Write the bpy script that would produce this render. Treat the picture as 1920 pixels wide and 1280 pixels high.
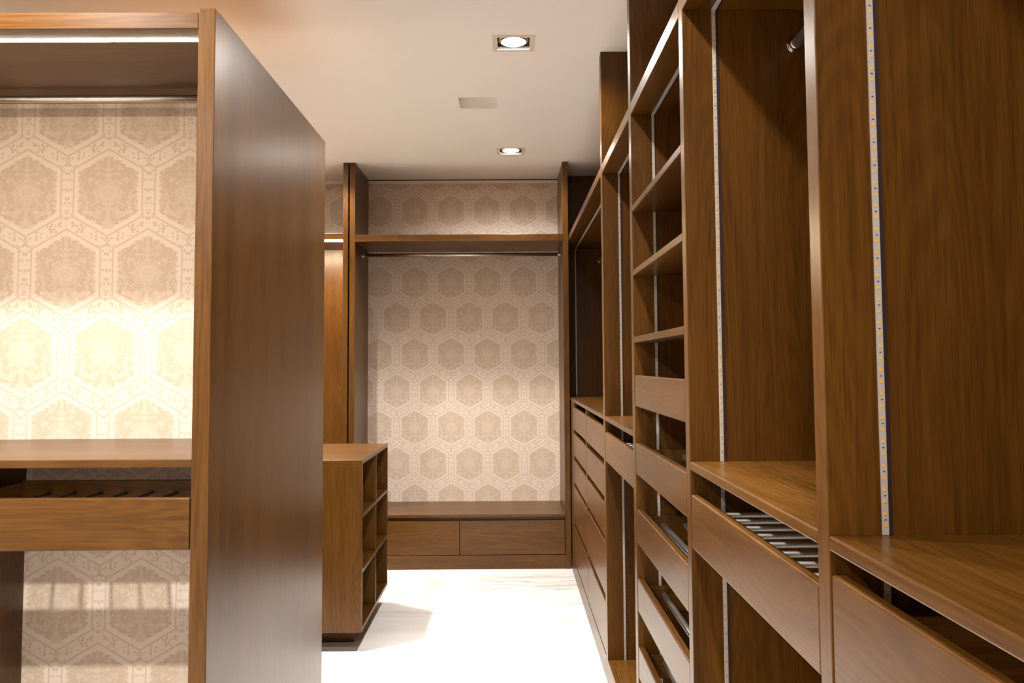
import bpy, bmesh, math, random
from mathutils import Matrix, Vector

# ------------------------------------------------------------------ reset
for o in list(bpy.data.objects):
    bpy.data.objects.remove(o, do_unlink=True)
SC = bpy.context.scene
COL = SC.collection

# ------------------------------------------------------------------ camera
# one-point view down the aisle: 30 mm lens, 1.35 m high, tilted up a little, lens shifted down
F = 1600.0                      # focal length in pixels of the 1920 x 1280 frame
PX, PY = 960.0, 588.2           # principal point
VX, VY = 953.0, 683.0           # vanishing point of the aisle
ROLL = 0.0059
CAM_H = 1.35
yc = Vector(((VX - PX) / F, -(VY - PY) / F, -1.0)).normalized()
xc = Vector((math.cos(ROLL), math.sin(ROLL), 0.0))
xc = (xc - xc.dot(yc) * yc).normalized()
zc = xc.cross(yc)
rot = Matrix((xc, yc, zc))      # camera vector -> world vector
cam_data = bpy.data.cameras.new('camera')
cam_data.sensor_fit = 'HORIZONTAL'
cam_data.sensor_width = 36.0
cam_data.lens = F / 1920.0 * 36.0
cam_data.shift_y = -(640.0 - PY) / 1920.0
cam_data.clip_start = 0.05
cam = bpy.data.objects.new('camera', cam_data)
COL.objects.link(cam)
cam.matrix_world = Matrix.Translation((0, 0, CAM_H)) @ rot.to_4x4()
SC.camera = cam

# ------------------------------------------------------------------ world, exposure
w = bpy.data.worlds.new('world')
SC.world = w
w.use_nodes = True
w.node_tree.nodes['Background'].inputs[0].default_value = (1.0, 0.86, 0.74, 1)
w.node_tree.nodes['Background'].inputs[1].default_value = 0.02
SC.view_settings.view_transform = 'Standard'
SC.view_settings.look = 'None'
SC.view_settings.gamma = 1.0
SC.view_settings.use_curve_mapping = False
SC.view_settings.exposure = 2.0

LAMP_COLOR = (1.0, 0.985, 0.945)
BEAM_W = [44, 14, 40, 46, 50, 62, 4, 85]        # narrow beam of each ceiling spotlight
SPILL_W = [31, 18, 28, 28, 22, 92, 56, 36]       # wide spill of each ceiling spotlight
LED_STRENGTH = 38.0
BAY_LED_STRENGTH = 200.0

# ------------------------------------------------------------------ measures (metres)
CEIL = 2.724
XR = 0.414                      # front plane of the joinery on the right
XB = 0.985                      # its back
YB = 5.725                      # front plane of the bay on the far wall
YW = 6.28                       # far wall
XL = -2.75                      # left wall
YF = -1.7                       # wall behind the viewpoint
RAIL0, RAIL1 = 2.182, 2.222     # top shelf of the right-hand run
CNT0, CNT1 = 1.107, 1.126       # counters


# ------------------------------------------------------------------ node helpers
class G:
    def __init__(self, name):
        self.m = bpy.data.materials.new(name)
        self.m.use_nodes = True
        self.t = self.m.node_tree
        self.b = self.t.nodes['Principled BSDF']

    def n(self, kind, **kw):
        nd = self.t.nodes.new(kind)
        for k, v in kw.items():
            setattr(nd, k, v)
        return nd

    def link(self, a, b):
        self.t.links.new(a, b)

    def put(self, sock, v):
        if isinstance(v, (int, float)):
            sock.default_value = v
        elif isinstance(v, (tuple, list)):
            sock.default_value = v
        else:
            self.link(v, sock)

    def math(self, op, a, b=0.0, c=0.0, clamp=False):
        nd = self.n('ShaderNodeMath', operation=op, use_clamp=clamp)
        for s, v in zip(nd.inputs, (a, b, c)):
            self.put(s, v)
        return nd.outputs[0]

    def step(self, v, a, b):
        """smooth 0..1 while v runs from a to b"""
        nd = self.n('ShaderNodeMapRange', interpolation_type='SMOOTHSTEP')
        self.put(nd.inputs[0], v)
        nd.inputs[1].default_value = a
        nd.inputs[2].default_value = b
        return nd.outputs[0]

    def mix(self, f, a, b, kind='MIX'):
        nd = self.n('ShaderNodeMix', data_type='RGBA', blend_type=kind)
        self.put(nd.inputs[0], f)
        self.put(nd.inputs[6], a)
        self.put(nd.inputs[7], b)
        return nd.outputs[2]

    def noise(self, vec, scale, detail=2.0, rough=0.5, dist=0.0):
        nd = self.n('ShaderNodeTexNoise')
        self.link(vec, nd.inputs['Vector'])
        nd.inputs['Scale'].default_value = scale
        nd.inputs['Detail'].default_value = detail
        nd.inputs['Roughness'].default_value = rough
        nd.inputs['Distortion'].default_value = dist
        return nd.outputs[0]

    def scaled(self, vec, s):
        nd = self.n('ShaderNodeVectorMath', operation='MULTIPLY')
        self.link(vec, nd.inputs[0])
        nd.inputs[1].default_value = s
        return nd.outputs[0]


def lin(r, g, b):
    f = lambda c: c / 12.92 if c <= 0.04045 else ((c + 0.055) / 1.055) ** 2.4
    return (f(r / 255), f(g / 255), f(b / 255), 1.0)


def plain(name, col, rough=0.5, metal=0.0, spec=0.5):
    g = G(name)
    g.b.inputs['Base Color'].default_value = col
    g.b.inputs['Roughness'].default_value = rough
    g.b.inputs['Metallic'].default_value = metal
    g.b.inputs['Specular IOR Level'].default_value = spec
    return g.m


def glow(name, col, strength):
    g = G(name)
    g.b.inputs['Base Color'].default_value = (0.8, 0.8, 0.8, 1)
    g.b.inputs['Emission Color'].default_value = col
    g.b.inputs['Emission Strength'].default_value = strength
    return g.m


def wood(name, axis, dark=(0.053, 0.0187, 0.0022, 1), mid=(0.122, 0.0480, 0.0062, 1), rough=0.25):
    """stained oak veneer, grain along the given local axis"""
    g = G(name)
    tc = g.n('ShaderNodeTexCoord')
    oi = g.n('ShaderNodeObjectInfo')
    off = g.n('ShaderNodeVectorMath', operation='ADD')
    k = g.n('ShaderNodeVectorMath', operation='SCALE')
    k.inputs[0].default_value = (13.1, 7.7, 19.3)
    g.link(oi.outputs['Random'], k.inputs['Scale'])
    g.link(tc.outputs['Object'], off.inputs[0])
    g.link(k.outputs[0], off.inputs[1])
    v = off.outputs[0]

    def dirs(along, across):
        s = [across] * 3
        s['XYZ'.index(axis)] = along
        return tuple(s)
    broad = g.noise(g.scaled(v, dirs(0.55, 7.0)), 1.0, 3.0, 0.55, 0.6)
    # cathedral figure: contour lines of a stretched noise
    fig = g.noise(g.scaled(v, dirs(0.9, 9.0)), 1.0, 1.0, 0.4, 0.3)
    fig = g.math('FRACT', g.math('MULTIPLY', fig, 22.0))
    fig = g.step(g.math('ABSOLUTE', g.math('SUBTRACT', fig, 0.5)), 0.10, 0.42)
    pores = g.noise(g.scaled(v, dirs(9.0, 420.0)), 1.0, 2.0, 0.6)
    pores = g.step(pores, 0.52, 0.66)
    fine = g.noise(g.scaled(v, dirs(3.0, 130.0)), 1.0, 3.0, 0.6)
    f = g.math('ADD', g.math('MULTIPLY', g.step(broad, 0.3, 0.7), 0.55), g.math('MULTIPLY', g.step(fine, 0.3, 0.7), 0.30))
    f = g.math('ADD', f, g.math('MULTIPLY', fig, 0.22))
    c = g.mix(f, dark, mid)
    c = g.mix(g.math('MULTIPLY', pores, 0.42), c, (dark[0] * 0.55, dark[1] * 0.5, dark[2] * 0.5, 1))
    g.link(c, g.b.inputs['Base Color'])
    r = g.math('ADD', rough, g.math('MULTIPLY', fine, 0.12))
    g.link(r, g.b.inputs['Roughness'])
    g.b.inputs['Specular IOR Level'].default_value = 0.33
    bmp = g.n('ShaderNodeBump')
    bmp.inputs['Strength'].default_value = 0.03
    bmp.inputs['Distance'].default_value = 0.0006
    g.link(g.math('SUBTRACT', fine, g.math('MULTIPLY', pores, 0.8)), bmp.inputs['Height'])
    g.link(bmp.outputs[0], g.b.inputs['Normal'])
    return g.m


def wallpaper(name, cu, cv):
    """cream wallpaper with tan damask hexagons; cu, cv = centre of one hexagon in local x, z"""
    P, Rr = 0.2665, 0.2655          # column pitch, row pitch
    SL = 0.577
    T = (Rr + SL * P / 2) / 2       # half height of a hexagon
    g = G(name)
    tc = g.n('ShaderNodeTexCoord')
    sp = g.n('ShaderNodeSeparateXYZ')
    g.link(tc.outputs['Object'], sp.inputs[0])
    u = g.math('SUBTRACT', sp.outputs[0], cu)
    v = g.math('SUBTRACT', sp.outputs[2], cv)

    def cell(du, dv):
        x = g.math('PINGPONG', g.math('ADD', u, du), P / 2)
        y = g.math('WRAP', g.math('ADD', v, dv), Rr, -Rr)
        d = g.math('MAXIMUM', g.math('MULTIPLY', x, 2 / P),
                   g.math('MULTIPLY', g.math('ADD', g.math('ABSOLUTE', y), g.math('MULTIPLY', x, SL)), 1 / T))
        return x, y, d
    xa, ya, da = cell(100 * P, 0.0)
    xb, yb, db = cell(100.5 * P, Rr)
    pick = g.math('LESS_THAN', db, da)
    inv = g.math('SUBTRACT', 1.0, pick)
    blend = lambda a, b: g.math('ADD', g.math('MULTIPLY', a, inv), g.math('MULTIPLY', b, pick))
    x, y, d = blend(xa, xb), blend(ya, yb), blend(da, db)
    cv_ = g.n('ShaderNodeCombineXYZ')
    g.link(x, cv_.inputs[0])
    g.link(y, cv_.inputs[1])
    q = cv_.outputs[0]
    n1 = g.noise(q, 38.0, 2.0, 0.5)
    n2 = g.noise(q, 46.0, 1.5, 0.5, 1.2)
    n3 = g.noise(q, 110.0, 1.0)
    vor = g.n('ShaderNodeTexVoronoi')
    g.link(q, vor.inputs['Vector'])
    vor.inputs['Scale'].default_value = 85.0
    # ornament inside the hexagon with a scalloped edge
    edge = g.math('ADD', d, g.math('MULTIPLY', g.math('SUBTRACT', n3, 0.5), 0.17))
    orn = g.math('SUBTRACT', 1.0, g.step(edge, 0.70, 0.74))
    curl = g.math('SUBTRACT', 1.0, g.step(g.math('ABSOLUTE', g.math('SUBTRACT', n2, 0.5)), 0.008, 0.024))
    blob = g.step(n1, 0.52, 0.60)
    rad = g.math('SQRT', g.math('ADD', g.math('MULTIPLY', x, x), g.math('MULTIPLY', y, y)))
    ring = g.math('SUBTRACT', 1.0, g.step(g.math('ABSOLUTE', g.math('SUBTRACT', rad, 0.022)), 0.002, 0.005))
    mid = g.math('SUBTRACT', 1.0, g.step(rad, 0.030, 0.055))
    stem = g.math('MULTIPLY', g.math('SUBTRACT', 1.0, g.step(x, 0.004, 0.009)), g.step(rad, 0.035, 0.045))
    light = g.math('MAXIMUM', g.math('MULTIPLY', curl, 0.75), g.math('MULTIPLY', blob, 0.40))
    light = g.math('MAXIMUM', light, g.math('MULTIPLY', ring, 0.6))
    light = g.math('MAXIMUM', light, g.math('MULTIPLY', mid, 0.35))
    light = g.math('MAXIMUM', light, g.math('MULTIPLY', stem, 0.35))
    orn = g.math('MULTIPLY', orn, g.math('SUBTRACT', 1.0, light))
    # thin dotted line and the chain between hexagons
    line = g.math('SUBTRACT', 1.0, g.step(g.math('ABSOLUTE', g.math('SUBTRACT', d, 0.845)), 0.010, 0.026))
    chain = g.math('MULTIPLY', g.step(d, 0.865, 0.885), g.math('SUBTRACT', 1.0, g.step(vor.outputs['Distance'], 0.30, 0.46)))
    f = g.math('MAXIMUM', orn, g.math('MAXIMUM', g.math('MULTIPLY', line, 0.8), g.math('MULTIPLY', chain, 0.8)))
    c = g.mix(f, lin(224, 206, 190), lin(199, 177, 155))
    g.link(c, g.b.inputs['Base Color'])
    g.b.inputs['Roughness'].default_value = 0.8
    g.b.inputs['Specular IOR Level'].default_value = 0.15
    return g.m


def marble(name):
    g = G(name)
    tc = g.n('ShaderNodeTexCoord')
    v = tc.outputs['Object']
    band = g.noise(g.scaled(v, (0.35, 2.6, 1)), 1.0, 3.0, 0.55, 0.4)
    veins = g.noise(g.scaled(v, (0.9, 26.0, 1)), 1.0, 5.0, 0.62, 0.7)
    ve = g.math('SUBTRACT', 1.0, g.step(g.math('ABSOLUTE', g.math('SUBTRACT', veins, 0.5)), 0.0, 0.045))
    ve = g.math('MULTIPLY', ve, g.step(band, 0.46, 0.66))
    soft = g.noise(g.scaled(v, (0.5, 5.0, 1)), 1.0, 4.0, 0.5)
    c = g.mix(g.step(soft, 0.35, 0.8), lin(240, 237, 233), lin(226, 220, 214))
    c = g.mix(g.math('MULTIPLY', ve, 0.85), c, lin(128, 116, 108))
    g.link(c, g.b.inputs['Base Color'])
    g.b.inputs['Roughness'].default_value = 0.30
    return g.m


def plaster(name, col):
    g = G(name)
    tc = g.n('ShaderNodeTexCoord')
    n = g.noise(tc.outputs['Object'], 3.0, 3.0)
    g.link(g.mix(n, col, (col[0] * 0.96, col[1] * 0.955, col[2] * 0.95, 1)), g.b.inputs['Base Color'])
    g.b.inputs['Roughness'].default_value = 0.75
    g.b.inputs['Specular IOR Level'].default_value = 0.2
    return g.m


WX, WY, WZ = wood('oak_grain_x', 'X'), wood('oak_grain_y', 'Y'), wood('oak_grain_z', 'Z')
WOOD = {'x': WX, 'y': WY, 'z': WZ}
M_FLOOR = marble('white_marble')
M_CEIL = plaster('ceiling_paint', lin(250, 246, 241))
M_WALL = plaster('wall_paint', lin(226, 212, 198))
M_STEEL = plain('satin_steel', lin(205, 200, 194), 0.38, 1.0)
M_CHROME = plain('chrome', lin(215, 210, 205), 0.10, 1.0)
M_RODW = plain('grey_rod', lin(128, 122, 116), 0.45, 0.5)
M_STRIP = plain('led_tape', lin(176, 168, 164), 0.4)
M_CHIP = plain('led_phosphor', lin(236, 176, 48), 0.4)
M_RES = plain('resistor', lin(40, 36, 34), 0.5)
M_CHANNEL = plain('dark_groove', lin(44, 26, 26), 0.5)
M_FRAME = plain('light_frame', lin(226, 212, 196), 0.5)
M_CAN = plain('lamp_housing', lin(36, 32, 30), 0.6)
M_TRIM = plain('white_trim', lin(232, 222, 210), 0.5)
M_GAP_SHADE = plain('painted_gap_shade', lin(40, 28, 20), 0.8)  # dark colour standing in for the shade inside narrow gaps
M_LED = glow('led_lit', (1.0, 0.88, 0.66, 1), LED_STRENGTH)
M_LED_BAY = glow('bay_led_lit', (1.0, 0.84, 0.56, 1), BAY_LED_STRENGTH)
M_LAMP = glow('lamp_lit', (1.0, 0.92, 0.80, 1), 30.0)


# ------------------------------------------------------------------ object helpers
def thing(name, loc, label, cat, group=None):
    o = bpy.data.objects.new(name, None)
    o.empty_display_size = 0.1
    o.location = loc
    COL.objects.link(o)
    o['label'] = label
    o['category'] = cat
    if group:
        o['group'] = group
    return o


def world_loc(o):
    p = Vector(o.location)
    while o.parent:
        o = o.parent
        p += Vector(o.location)
    return p


def link_mesh(name, bm, mat, centre, parent=None, smooth=False):
    me = bpy.data.meshes.new(name)
    bm.to_mesh(me)
    bm.free()
    me.materials.append(mat)
    if smooth:
        for p in me.polygons:
            p.use_smooth = True
    o = bpy.data.objects.new(name, me)
    COL.objects.link(o)
    c = Vector(centre)
    if parent:
        o.parent = parent
        o.location = c - world_loc(parent)
    else:
        o.location = c
    return o


def add_box(bm, x0, x1, y0, y1, z0, z1, bevel=0.0):
    vs = [bm.verts.new((x, y, z)) for x in (x0, x1) for y in (y0, y1) for z in (z0, z1)]
    fs = [(0, 1, 3, 2), (4, 6, 7, 5), (0, 4, 5, 1), (2, 3, 7, 6), (0, 2, 6, 4), (1, 5, 7, 3)]
    faces = [bm.faces.new([vs[i] for i in f]) for f in fs]
    if bevel > 0:
        es = list({e for f in faces for e in f.edges})
        bmesh.ops.bevel(bm, geom=es, offset=bevel, segments=2, profile=0.5, affect='EDGES')


def box(name, x0, x1, y0, y1, z0, z1, mat, parent=None, bevel=0.0015):
    c = ((x0 + x1) / 2, (y0 + y1) / 2, (z0 + z1) / 2)
    bm = bmesh.new()
    hx, hy, hz = abs(x1 - x0) / 2, abs(y1 - y0) / 2, abs(z1 - z0) / 2
    add_box(bm, -hx, hx, -hy, hy, -hz, hz, min(bevel, hx * 0.4, hy * 0.4, hz * 0.4) if bevel else 0)
    return link_mesh(name, bm, WOOD.get(mat, mat) if isinstance(mat, str) else mat, c, parent)


def add_cyl(bm, p, axis, length, r0, r1=None, seg=20, caps=True):
    """cylinder from p along +axis"""
    r1 = r0 if r1 is None else r1
    a = {'x': Vector((1, 0, 0)), 'y': Vector((0, 1, 0)), 'z': Vector((0, 0, 1))}[axis]
    s = Vector((a.y, a.z, a.x))
    t = a.cross(s)
    rings = []
    for k, r in ((0, r0), (1, r1)):
        rings.append([bm.verts.new(Vector(p) + a * (length * k) + (s * math.cos(2 * math.pi * i / seg) + t * math.sin(2 * math.pi * i / seg)) * r)
                      for i in range(seg)])
    for i in range(seg):
        j = (i + 1) % seg
        bm.faces.new((rings[0][i], rings[0][j], rings[1][j], rings[1][i]))
    if caps:
        bm.faces.new(list(reversed(rings[0])))
        bm.faces.new(rings[1])


def smooth_sides(o, ang=0.7):
    for p in o.data.polygons:
        p.use_smooth = len(p.vertices) == 4


def rod(name, p, axis, length, r, mat, parent, seg=20):
    bm = bmesh.new()
    add_cyl(bm, (0, 0, 0), axis, length, r, seg=seg)
    o = link_mesh(name, bm, mat, p, parent)
    smooth_sides(o)
    return o


def flange(p, axis, sign, parent, r=0.021):
    """round chrome socket with a raised collar and two screw heads; p on the panel face"""
    a = {'x': Vector((1, 0, 0)), 'y': Vector((0, 1, 0))}[axis]
    bm = bmesh.new()

    def seg(d0, d1, ra, rb, off=Vector((0, 0, 0)), n=24):
        lo, hi = (d0, d1) if sign > 0 else (-d1, -d0)
        r_lo, r_hi = (ra, rb) if sign > 0 else (rb, ra)
        add_cyl(bm, a * lo + off, axis, hi - lo, r_lo, r_hi, n)
    seg(0.0, 0.004, r, r * 0.94)
    seg(0.004, 0.016, r * 0.70, r * 0.66)
    for s in (-1, 1):
        side = Vector((0, 0.0, 1)) * 0.0 + (Vector((1, 0, 0)) if axis == 'y' else Vector((0, 1, 0))) * (r * 0.82 * s)
        seg(0.004, 0.006, 0.0028, 0.002, side, 10)
    o = link_mesh('rod_socket', bm, M_CHROME, p, parent)
    smooth_sides(o)
    return o


def led_strip_z(x, y, z0, z1, parent, lit=False, half=0.0042):
    """LED tape set vertically into a panel face that looks towards -y"""
    st = box('led_strip', x - half, x + half, y - 0.0022, y + 0.0006, z0, z1, M_STRIP, parent, bevel=0)
    box('groove', x + half, x + half + 0.006, y - 0.0009, y + 0.0006, z0, z1, M_CHANNEL, st, bevel=0)
    chips, res = bmesh.new(), bmesh.new()
    zc = (z0 + z1) / 2
    n = int((z1 - z0 - 0.01) / 0.0155)
    for i in range(n):
        z = z0 + 0.012 + i * 0.0155 - zc
        add_box(chips, -0.0018, 0.0018, -0.0006, 0.0006, z - 0.0018, z + 0.0018)
        if i % 2 == 0:
            add_box(res, -0.0013, 0.0013, -0.0005, 0.0006, z + 0.0071, z + 0.0083)
    for nm, bm, mt in (('led_chips', chips, M_CHIP), ('resistors', res, M_RES)):
        o = link_mesh(nm, bm, mt, (x, y - 0.0021, zc), st)
        o['kind'] = 'stuff'
    return st


def led_strip_y(x, z, y0, y1, parent):
    """unlit LED tape under a shelf, running along the aisle"""
    st = box('shelf_led_strip', x - 0.0052, x + 0.0052, y0, y1, z - 0.0022, z + 0.0006, M_STRIP, parent, bevel=0)
    box('groove', x + 0.0052, x + 0.0112, y0, y1, z - 0.0009, z + 0.0006, M_CHANNEL, st, bevel=0)
    return st


# ================================================================== THE ROOM
def structure(o):
    o['kind'] = 'structure'
    return o


structure(box('floor', XL - 0.1, 1.12, YF - 0.1, YW + 0.1, -0.12, 0.0, M_FLOOR, bevel=0))

LAMPS = [(0.030, 3.580), (0.024, 5.435), (0.03, 1.73), (0.03, -0.12),
         (-1.28, 5.435), (-1.28, 3.72), (-1.28, 1.71), (-1.28, -0.12)]
HALF = 0.0705                   # half the clear opening of a light
VENT = (-0.250, -0.054, 4.325, 4.512)


def ceiling():
    holes = [(x - HALF, x + HALF, y - HALF, y + HALF) for x, y in LAMPS] + [VENT]
    xs = sorted({XL - 0.1, 1.12} | {h[0] for h in holes} | {h[1] for h in holes})
    ys = sorted({YF - 0.1, YW + 0.1} | {h[2] for h in holes} | {h[3] for h in holes})
    bm = bmesh.new()
    vd = {}

    def V(x, y, z):
        k = (round(x, 5), round(y, 5), z)
        if k not in vd:
            vd[k] = bm.verts.new((x, y, z))
        return vd[k]
    for i in range(len(xs) - 1):
        for j in range(len(ys) - 1):
            a, b, c, d = xs[i], xs[i + 1], ys[j], ys[j + 1]
            if any(h[0] - 1e-6 <= a and b <= h[1] + 1e-6 and h[2] - 1e-6 <= c and d <= h[3] + 1e-6 for h in holes):
                continue
            bm.faces.new((V(a, c, 0.0), V(a, d, 0.0), V(b, d, 0.0), V(b, c, 0.0)))
    top = 0.16
    bm.faces.new([V(x, y, top) for x, y in ((xs[0], ys[0]), (xs[-1], ys[0]), (xs[-1], ys[-1]), (xs[0], ys[-1]))])
    for h in holes:
        dep = 0.10 if h is not VENT else 0.075
        a, b, c, d = h
        bm.faces.new((V(a, c, 0.0), V(b, c, 0.0), V(b, c, dep), V(a, c, dep)))
        bm.faces.new((V(b, c, 0.0), V(b, d, 0.0), V(b, d, dep), V(b, c, dep)))
        bm.faces.new((V(b, d, 0.0), V(a, d, 0.0), V(a, d, dep), V(b, d, dep)))
        bm.faces.new((V(a, d, 0.0), V(a, c, 0.0), V(a, c, dep), V(a, d, dep)))
        bm.faces.new((V(a, c, dep), V(b, c, dep), V(b, d, dep), V(a, d, dep)))
    structure(link_mesh('ceiling', bm, M_CEIL, (0, 0, CEIL)))


ceiling()
wb_c = ((XL + 1.02) / 2, YW + 0.05, CEIL / 2)
structure(box('wall_back', XL, 1.02, YW, YW + 0.1, 0.0, CEIL,
              wallpaper('wallpaper_wall', -0.2865 - wb_c[0], 1.690 - wb_c[2]), bevel=0))
structure(box('wall_right', 1.02, 1.12, YF - 0.1, YW + 0.1, 0.0, CEIL, M_WALL, bevel=0))
structure(box('wall_left', XL - 0.1, XL, YF - 0.1, YW + 0.1, 0.0, CEIL, M_WALL, bevel=0))
structure(box('wall_front', XL, 1.02, YF - 0.1, YF, 0.0, CEIL, M_WALL, bevel=0))
structure(box('trim_1', -1.029, 0.372, YW - 0.006, YW, CEIL - 0.030, CEIL - 0.008, M_TRIM, bevel=0))
structure(box('gap_shade_line', -1.029, 0.372, YW - 0.004, YW, CEIL - 0.0078, CEIL - 0.0005, M_GAP_SHADE, bevel=0))  # dark line painting the shade in the gap above the white trim
structure(box('trim_2', -2.60, -1.112, YW - 0.006, YW, CEIL - 0.030, CEIL - 0.002, M_TRIM, bevel=0))


# ================================================================== RIGHT-HAND RUN
def side_panel(u, y0, y1, z1=CEIL - 0.001):
    return box('side_panel', XR, XB, y0, y1, 0.0, z1, 'z', u)


def hanging_rod_y(u, x, z, y0, y1):
    r = rod('hanging_rod', (x, y0, z), 'y', y1 - y0, 0.0125, M_STEEL, u)
    flange((x, y1, z), 'y', -1, r)
    flange((x, y0, z), 'y', 1, r)


def trouser_drawer(u, y0, y1, z0, z1, zr, first=0.055, rods=True):
    """inset front with an open box of thin trouser rods behind it"""
    f = box('trouser_drawer' if rods else 'drawer', XR + 0.001, XR + 0.020, y0 + 0.003, y1 - 0.003, z0, z1, 'y', u, bevel=0.003)
    box('drawer_side', XR + 0.021, XB - 0.07, y1 - 0.030, y1 - 0.016, z0 + 0.012, z1 - 0.045, 'x', f)
    box('drawer_side', XR + 0.021, XB - 0.07, y0 + 0.016, y0 + 0.030, z0 + 0.012, z1 - 0.045, 'x', f)
    box('drawer_back', XB - 0.07, XB - 0.056, y0 + 0.016, y1 - 0.016, z0 + 0.012, z1 - 0.045, 'y', f)
    y = y0 + first if rods else y1
    while y < y1 - 0.04:
        rod('trouser_rod', (XR + 0.021, y, zr), 'x', XB - 0.07 - XR - 0.021, 0.0055, M_RODW, f, 12)
        y += 0.0785


def open_section(label, y_near, y_stile0, y_stile1, zd0, zd1, zr, near_panel=False, with_rods=True):
    """wardrobe section: far side panel, top shelf, counter, one drawer, open foot space"""
    u = thing('wardrobe_section', (XR, (y_near + y_stile1) / 2, 0.0), label, 'wardrobe')
    e = 0.0006
    side_panel(u, y_stile0, y_stile1 - e)
    if near_panel:
        side_panel(u, y_near - 0.04, y_near - e)
    a, b = y_near + e, y_stile0 - e
    box('top_shelf', XR, XB, a, b, RAIL0, RAIL1, 'y', u)
    box('counter', XR, XB, a, b, CNT0, CNT1, 'y', u, bevel=0.0025)
    box('base_shelf', XR + 0.018, XB, a, b, 0.082, 0.100, 'y', u)
    box('plinth', XR, XR + 0.0175, a, b, 0.0, 0.100, 'y', u)
    box('back_panel', XB, XB + 0.012, y_near - 0.02, y_stile1 - e, 0.0, CEIL - 0.002, 'z', u, bevel=0)
    xs = 0.488
    for z0, z1 in ((CNT1 + 0.0005, RAIL0 - 0.0005), (0.1005, CNT0 - 0.0005)):
        led_strip_z(xs, y_stile0, z0, z1, u)
    led_strip_y(xs, RAIL0, a + 0.01, b - 0.002, u)
    hanging_rod_y(u, 0.679, 2.097, a, b)
    trouser_drawer(u, a, b, zd0, zd1, zr, rods=with_rods)
    return u


open_section('stained oak wardrobe section ending the run, its LED strip showing separate yellow chips',
             0.315, 1.120, 1.161, 0.941, 1.077, 1.005, near_panel=True, with_rods=False)
open_section('stained oak wardrobe section with grey trouser rods under its counter, beside the shoe tower',
             1.161, 1.966, 2.008, 0.932, 1.052, 1.012)
open_section('stained oak wardrobe section with one drawer between the shoe tower and the drawer chest',
             2.862, 3.687, 3.744, 0.934, 1.058, 1.010)

# ---- shoe tower
u = thing('shoe_tower', (XR, 2.41, 0.0), 'stained oak shoe tower with three open shelves above five pull-out fronts', 'wardrobe')
ya, yb = 2.0086, 2.8094
side_panel(u, 2.810, 2.861)
box('top_shelf', XR, XB, ya, yb, RAIL0, RAIL1, 'y', u)
for z in (1.872, 1.659, 1.438):
    box('shelf', XR, XB, ya, yb, z - 0.019, z, 'y', u)
box('base_shelf', XR + 0.018, XB, ya, yb, 0.082, 0.100, 'y', u)
box('plinth', XR, XR + 0.0175, ya, yb, 0.0, 0.100, 'y', u)
box('back_panel', XB, XB + 0.012, 2.009, 2.861, 0.0, CEIL - 0.002, 'z', u, bevel=0)
zs = (0.1005, 1.4185, 1.438, 1.6395, 1.659, 1.8525, 1.872, 2.1815)
for a, b in zip(zs[0::2], zs[1::2]):
    led_strip_z(0.488, 2.810, a + 0.0004, b, u)
led_strip_y(0.488, RAIL0, ya + 0.01, yb - 0.002, u)
for z0, z1 in ((1.211, 1.312), (0.991, 1.093), (0.772, 0.880), (0.553, 0.660), (0.341, 0.443)):
    f = box('pull_out', XR + 0.001, XR + 0.020, ya + 0.004, yb - 0.004, z0, z1, 'y', u, bevel=0.003)
    for y in (ya + 0.018, yb - 0.030):
        box('pull_out_side', XR + 0.021, XB - 0.09, y, y + 0.012, z0 + 0.008, z1 - 0.022, 'x', f)
    box('pull_out_back', XB - 0.09, XB - 0.078, ya + 0.018, yb - 0.018, z0 + 0.008, z1 - 0.022, 'y', f)
    for x in (0.497, 0.570, 0.72):
        rod('shoe_rod', (x, ya + 0.030, z0 + 0.056), 'y', yb - ya - 0.060, 0.0095, M_STEEL, f, 16)

# ---- drawer chest under the corner hanging space
u = thing('drawer_chest', (XR, 4.7, 0.0), 'stained oak chest of ten drawers under the hanging space in the far corner', 'wardrobe')
ya = 3.7446
box('corner_stile', XR, XR + 0.022, 5.463, 5.678, 0.100, CNT0 - 0.0005, 'z', u)
box('side_panel', XR + 0.0225, XB, 5.640, 5.678, 0.0, CNT0 - 0.0005, 'z', u)
box('side_panel', XR + 0.022, XB, 6.170, 6.198, 0.0, CEIL - 0.001, 'z', u)
box('centre_divider', XR, XB - 0.002, 4.572, 4.600, 0.100, CNT0 - 0.0005, 'z', u)
box('chest_top', XR, XB, ya, 6.1695, CNT0, CNT1 + 0.001, 'y', u, bevel=0.0025)
box('plinth', XR, XR + 0.02, ya, 5.678, 0.0, 0.0995, 'y', u)
box('top_shelf', XR, XB, ya, 6.1695, RAIL0, RAIL1, 'y', u)
box('back_panel', XB, XB + 0.012, 3.744, 6.27, 0.0, CEIL - 0.002, 'z', u, bevel=0)
for y0, y1 in ((3.748, 4.569), (4.603, 5.461)):
    for z0, z1 in ((0.937, 1.085), (0.771, 0.919), (0.604, 0.753), (0.354, 0.587), (0.107, 0.333)):
        d = box('drawer', XR + 0.0005, XR + 0.018, y0, y1, z0, z1 - 0.009, 'y', u, bevel=0.002)
        box('drawer_box', XR + 0.0185, XB - 0.03, y0 + 0.012, y1 - 0.012, z0 + 0.008, z1 - 0.05, 'y', d)
led_strip_z(0.492, 6.170, CNT1 + 0.0015, RAIL0 - 0.0005, u)
led_strip_y(0.492, RAIL0, ya + 0.01, 6.165, u)
hanging_rod_y(u, 0.672, 2.098, ya, 6.1695)


# ================================================================== BAYS ON THE FAR WALL
def flat_drawer(u, x0, x1, z0, z1, y):
    d = box('drawer', x0, x1, y, y + 0.02, z0, z1, 'x', u, bevel=0.002)
    box('drawer_box', x0 + 0.015, x1 - 0.015, y + 0.021, YW - 0.06, z0 + 0.01, z1 - 0.03, 'x', d)


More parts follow.
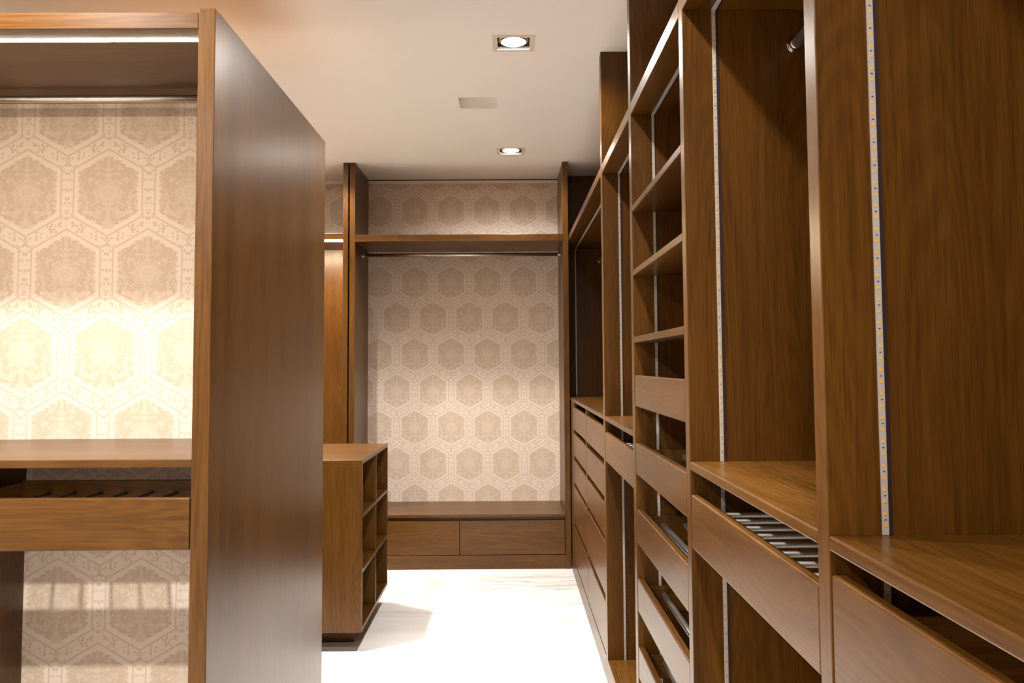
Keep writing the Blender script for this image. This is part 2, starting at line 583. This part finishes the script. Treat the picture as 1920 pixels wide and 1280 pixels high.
def bench(u, x0, x1, xm):
    box('bench_top', x0, x1, YB + 0.002, YW - 0.001, 0.340, 0.359, 'x', u, bevel=0.002)
    box('bench_rail', x0, x1, YB + 0.030, YB + 0.045, 0.100, 0.3395, 'x', u)
    box('plinth', x0, x1, YB + 0.004, YB + 0.0295, 0.0, 0.090, 'x', u)
    flat_drawer(u, x0 + 0.003, xm - 0.0018, 0.094, 0.316, YB + 0.006)
    flat_drawer(u, xm + 0.0018, x1 - 0.003, 0.094, 0.316, YB + 0.006)


u = thing('hanging_bay', (-0.33, YB, 0.0), 'oak framed hanging bay with patterned wallpaper back, chrome rail and two-drawer bench', 'wardrobe')
box('side_panel', -1.066, -1.030, YB, YW - 0.001, 0.0, CEIL - 0.001, 'z', u)
box('side_panel', 0.3725, 0.4105, YB, YW - 0.001, 0.0, CEIL - 0.001, 'z', u)
box('top_shelf', -1.0295, 0.372, YB, YW - 0.001, 2.183, 2.229, 'x', u)
bench(u, -1.0295, 0.372, -0.328)
r = rod('hanging_rod', (-1.0295, 6.02, 2.128), 'x', 1.4015, 0.0125, M_STEEL, u)
flange((-1.0295, 6.02, 2.128), 'x', 1, r)
flange((0.372, 6.02, 2.128), 'x', -1, r)
box('gap_shade_strip', -1.0765, -1.0665, YB + 0.03, YB + 0.05, 0.0, CEIL - 0.001, M_GAP_SHADE, u, bevel=0)  # dark strip painting the shade between the two bays' side panels

u = thing('lit_bay', (-1.8, YB, 0.0), 'oak bay with a glowing LED line under its shelf, beside the hanging bay', 'wardrobe')
box('side_panel', -1.1115, -1.077, YB, YW - 0.001, 0.0, CEIL - 0.001, 'z', u)
box('side_panel', -2.62, -2.585, YB, YW - 0.001, 0.0, CEIL - 0.001, 'z', u)
box('top_shelf', -2.5845, -1.112, YB, YW - 0.001, 2.200, 2.241, 'x', u)
box('back_panel', -2.5845, -1.112, YW - 0.020, YW - 0.002, 0.0, 2.1995, 'z', u, bevel=0)
bench(u, -2.5845, -1.112, -1.85)
box('led_strip', -2.57, -1.13, YB + 0.075, YB + 0.087, 2.1965, 2.2005, M_LED_BAY, u, bevel=0)


# ================================================================== ISLAND
u = thing('island_unit', (-1.25, 4.55, 0.0), 'low oak island with six pigeonholes, standing on a recessed plinth', 'cabinet')
ix0, ix1, iy0, iy1, iz0, iz1 = -1.80, -0.700, 4.112, 4.985, 0.090, 0.898
t = 0.020
box('plinth', ix0 + 0.07, ix1 - 0.064, iy0 + 0.155, iy1 - 0.155, 0.0, iz0 - 0.0005, 'x', u)
box('top', ix0, ix1, iy0, iy1, iz1 - t, iz1, 'x', u)
box('end_panel', ix0, ix1, iy0, iy0 + t, iz0, iz1 - t - 0.0003, 'z', u)
box('end_panel', ix0, ix1, iy1 - t, iy1, iz0, iz1 - t - 0.0003, 'z', u)
box('bottom', ix0, ix1, iy0 + t + 0.0003, iy1 - t - 0.0003, iz0, iz0 + t, 'y', u)
box('core_panel', -1.26, -1.24, iy0 + t + 0.0003, iy1 - t - 0.0003, iz0 + t + 0.0003, iz1 - t - 0.0003, 'z', u)
ym = (iy0 + iy1) / 2
for xa, xb in ((-1.2395, ix1), (ix0, -1.2605)):
    box('divider', xa, xb, ym - 0.008, ym + 0.008, iz0 + t + 0.0003, iz1 - t - 0.0003, 'z', u)
    for z in (0.638, 0.379):
        box('shelf', xa, xb, iy0 + t + 0.0003, ym - 0.0083, z - 0.017, z, 'y', u)
        box('shelf', xa, xb, ym + 0.0083, iy1 - t - 0.0003, z - 0.017, z, 'y', u)

# ================================================================== LEFT-HAND DIVIDER UNIT
u = thing('divider_wardrobe', (-1.38, 2.8, 0.0), 'tall oak wardrobe dividing the room, with lit wallpaper back and open trouser drawer', 'wardrobe')
LY0, LY1, LTOP = 2.155, 3.480, 2.272
LX0, LX1 = -2.10, -0.7945
WP = 2.780
box('end_panel', -0.794, -0.750, LY0, LY1, 0.0, LTOP, 'z', u, bevel=0.002)
box('side_panel', LX0 - 0.044, LX0 - 0.0005, LY0, LY1, 0.0, LTOP, 'z', u, bevel=0.002)
bp_c = ((LX0 + LX1) / 2, WP + 0.012, (0.0 + 2.219) / 2)
box('wallpaper_panel', LX0, LX1, WP, WP + 0.024, 0.0, 2.2185, wallpaper('wallpaper_divider', -1.3115 - bp_c[0], 1.9215 - bp_c[2]), u, bevel=0)
box('top_shelf', LX0, LX1, LY0 + 0.002, WP + 0.024, 2.219, 2.262, 'x', u, bevel=0.002)
box('counter', LX0, LX1, LY0 + 0.002, WP - 0.0005, 1.098, 1.118, 'x', u, bevel=0.002)
box('partition', -1.585, -1.552, LY0 + 0.03, WP - 0.0005, 0.0, 1.0975, 'z', u)
r = rod('hanging_rod', (LX0, 2.66, 2.195), 'x', LX1 - LX0, 0.0115, M_STEEL, u)
flange((LX1, 2.66, 2.195), 'x', -1, r)
flange((LX0, 2.66, 2.195), 'x', 1, r)
box('led_strip', LX0 + 0.02, LX1 - 0.004, 2.232, 2.241, 2.2174, 2.2195, M_LED, u, bevel=0)
f = box('trouser_drawer', -1.5515, LX1 - 0.003, LY0 + 0.004, LY0 + 0.024, 0.893, 1.022, 'x', u, bevel=0.003)
dy1 = 2.70
box('drawer_side', -1.532, -1.518, LY0 + 0.0245, dy1, 0.905, 0.992, 'y', f)
box('drawer_side', LX1 - 0.035, LX1 - 0.021, LY0 + 0.0245, dy1, 0.905, 0.992, 'y', f)
box('drawer_back', -1.532, LX1 - 0.021, dy1, dy1 + 0.014, 0.905, 0.996, 'x', f)
for k in range(8):
    rod('trouser_rod', (-1.432 + 0.0785 * k, LY0 + 0.0245, 0.955), 'y', dy1 - LY0 - 0.0245, 0.0055, M_RODW, f, 12)
# the side of the unit that faces the far wall
box('rear_shelf', LX0, LX1, WP + 0.0245, LY1 - 0.002, 2.219, 2.262, 'x', u)
box('rear_counter', LX0, LX1, WP + 0.0245, LY1 - 0.002, 1.098, 1.118, 'x', u)
box('rear_panel', LX0, LX1, WP + 0.0245, WP + 0.036, 0.0, 1.0975, 'z', u, bevel=0)

# ================================================================== CEILING SPOTLIGHTS
LABELS = ['square recessed ceiling spotlight over the aisle beside the shoe tower, before the empty recess',
          'square recessed ceiling spotlight just in front of the wallpapered hanging bay',
          'square recessed ceiling spotlight over the aisle at the divider wardrobe front',
          'square recessed ceiling spotlight over the aisle at the end of the wardrobe run',
          'square recessed ceiling spotlight in front of the lit bay',
          'square recessed ceiling spotlight above the gap between island and divider wardrobe',
          'square recessed ceiling spotlight in front of the divider wardrobe drawer',
          'square recessed ceiling spotlight far in front of the divider wardrobe']


def ring_mesh(r_out, r_in, h, seg=36):
    bm = bmesh.new()
    L = []
    for r, z in ((r_out, 0), (r_out, h), (r_in, h), (r_in, 0)):
        L.append([bm.verts.new((r * math.cos(2 * math.pi * i / seg), r * math.sin(2 * math.pi * i / seg), z)) for i in range(seg)])
    for k in range(4):
        for i in range(seg):
            j = (i + 1) % seg
            bm.faces.new((L[k][i], L[k][j], L[(k + 1) % 4][j], L[(k + 1) % 4][i]))
    return bm


TILT = [0, 0, 0, 0, 0, 15, 32, 48]     # gimbals turned towards the far wall, degrees
for (x, y), lab, tilt, beam_w, spill_w in zip(LAMPS, LABELS, TILT, BEAM_W, SPILL_W):
    u = thing('ceiling_spotlight', (x, y, CEIL), lab, 'ceiling light', 'recessed ceiling spotlights')
    bm = bmesh.new()
    o_, i_ = 0.090, 0.0695
    for a in ((-o_, o_, -o_, -i_), (-o_, o_, i_, o_), (-o_, -i_, -i_, i_), (i_, o_, -i_, i_)):
        add_box(bm, *a, -0.004, 0.0)
    link_mesh('frame', bm, M_FRAME, (x, y, CEIL), u)
    bm = bmesh.new()
    h_ = 0.0700
    add_box(bm, -h_, h_, -h_, h_, 0.093, 0.098)
    for a in ((-h_, h_, -h_, -h_ + 0.003), (-h_, h_, h_ - 0.003, h_), (-h_, -h_ + 0.003, -h_, h_), (h_ - 0.003, h_, -h_, h_)):
        add_box(bm, *a, 0.010, 0.093)
    link_mesh('housing', bm, M_CAN, (x, y, CEIL), u)
    o = link_mesh('gimbal_ring', ring_mesh(0.0640, 0.0600, 0.012), M_CHROME, (x, y, CEIL + 0.010), u)
    o = link_mesh('lamp_rim', ring_mesh(0.0585, 0.0520, 0.035), M_CHROME, (x, y, CEIL + 0.003), u)
    bm = bmesh.new()
    add_cyl(bm, (0, 0, 0), 'z', 0.006, 0.0520, seg=36)
    link_mesh('lamp_face', bm, M_LAMP, (x, y, CEIL + 0.005), u)
    for nm, watts, cone, blend, rad in (('spot_beam', beam_w, 47 if x > -0.5 else 62, 0.55 if x > -0.5 else 0.9, 0.04), ('spot_spill', spill_w, 156 if x > -0.5 else 140, 0.5, 0.04)):
        ld = bpy.data.lights.new(nm, 'SPOT')
        ld.energy = watts
        ld.color = LAMP_COLOR
        ld.spot_size = math.radians(cone)
        ld.spot_blend = blend
        ld.shadow_soft_size = rad
        lo = bpy.data.objects.new(nm, ld)
        COL.objects.link(lo)
        lo.parent = u
        lo.location = (0, 0, -0.004)
        if nm == 'spot_beam':
            lo.rotation_euler = (math.radians(tilt), 0, 0)
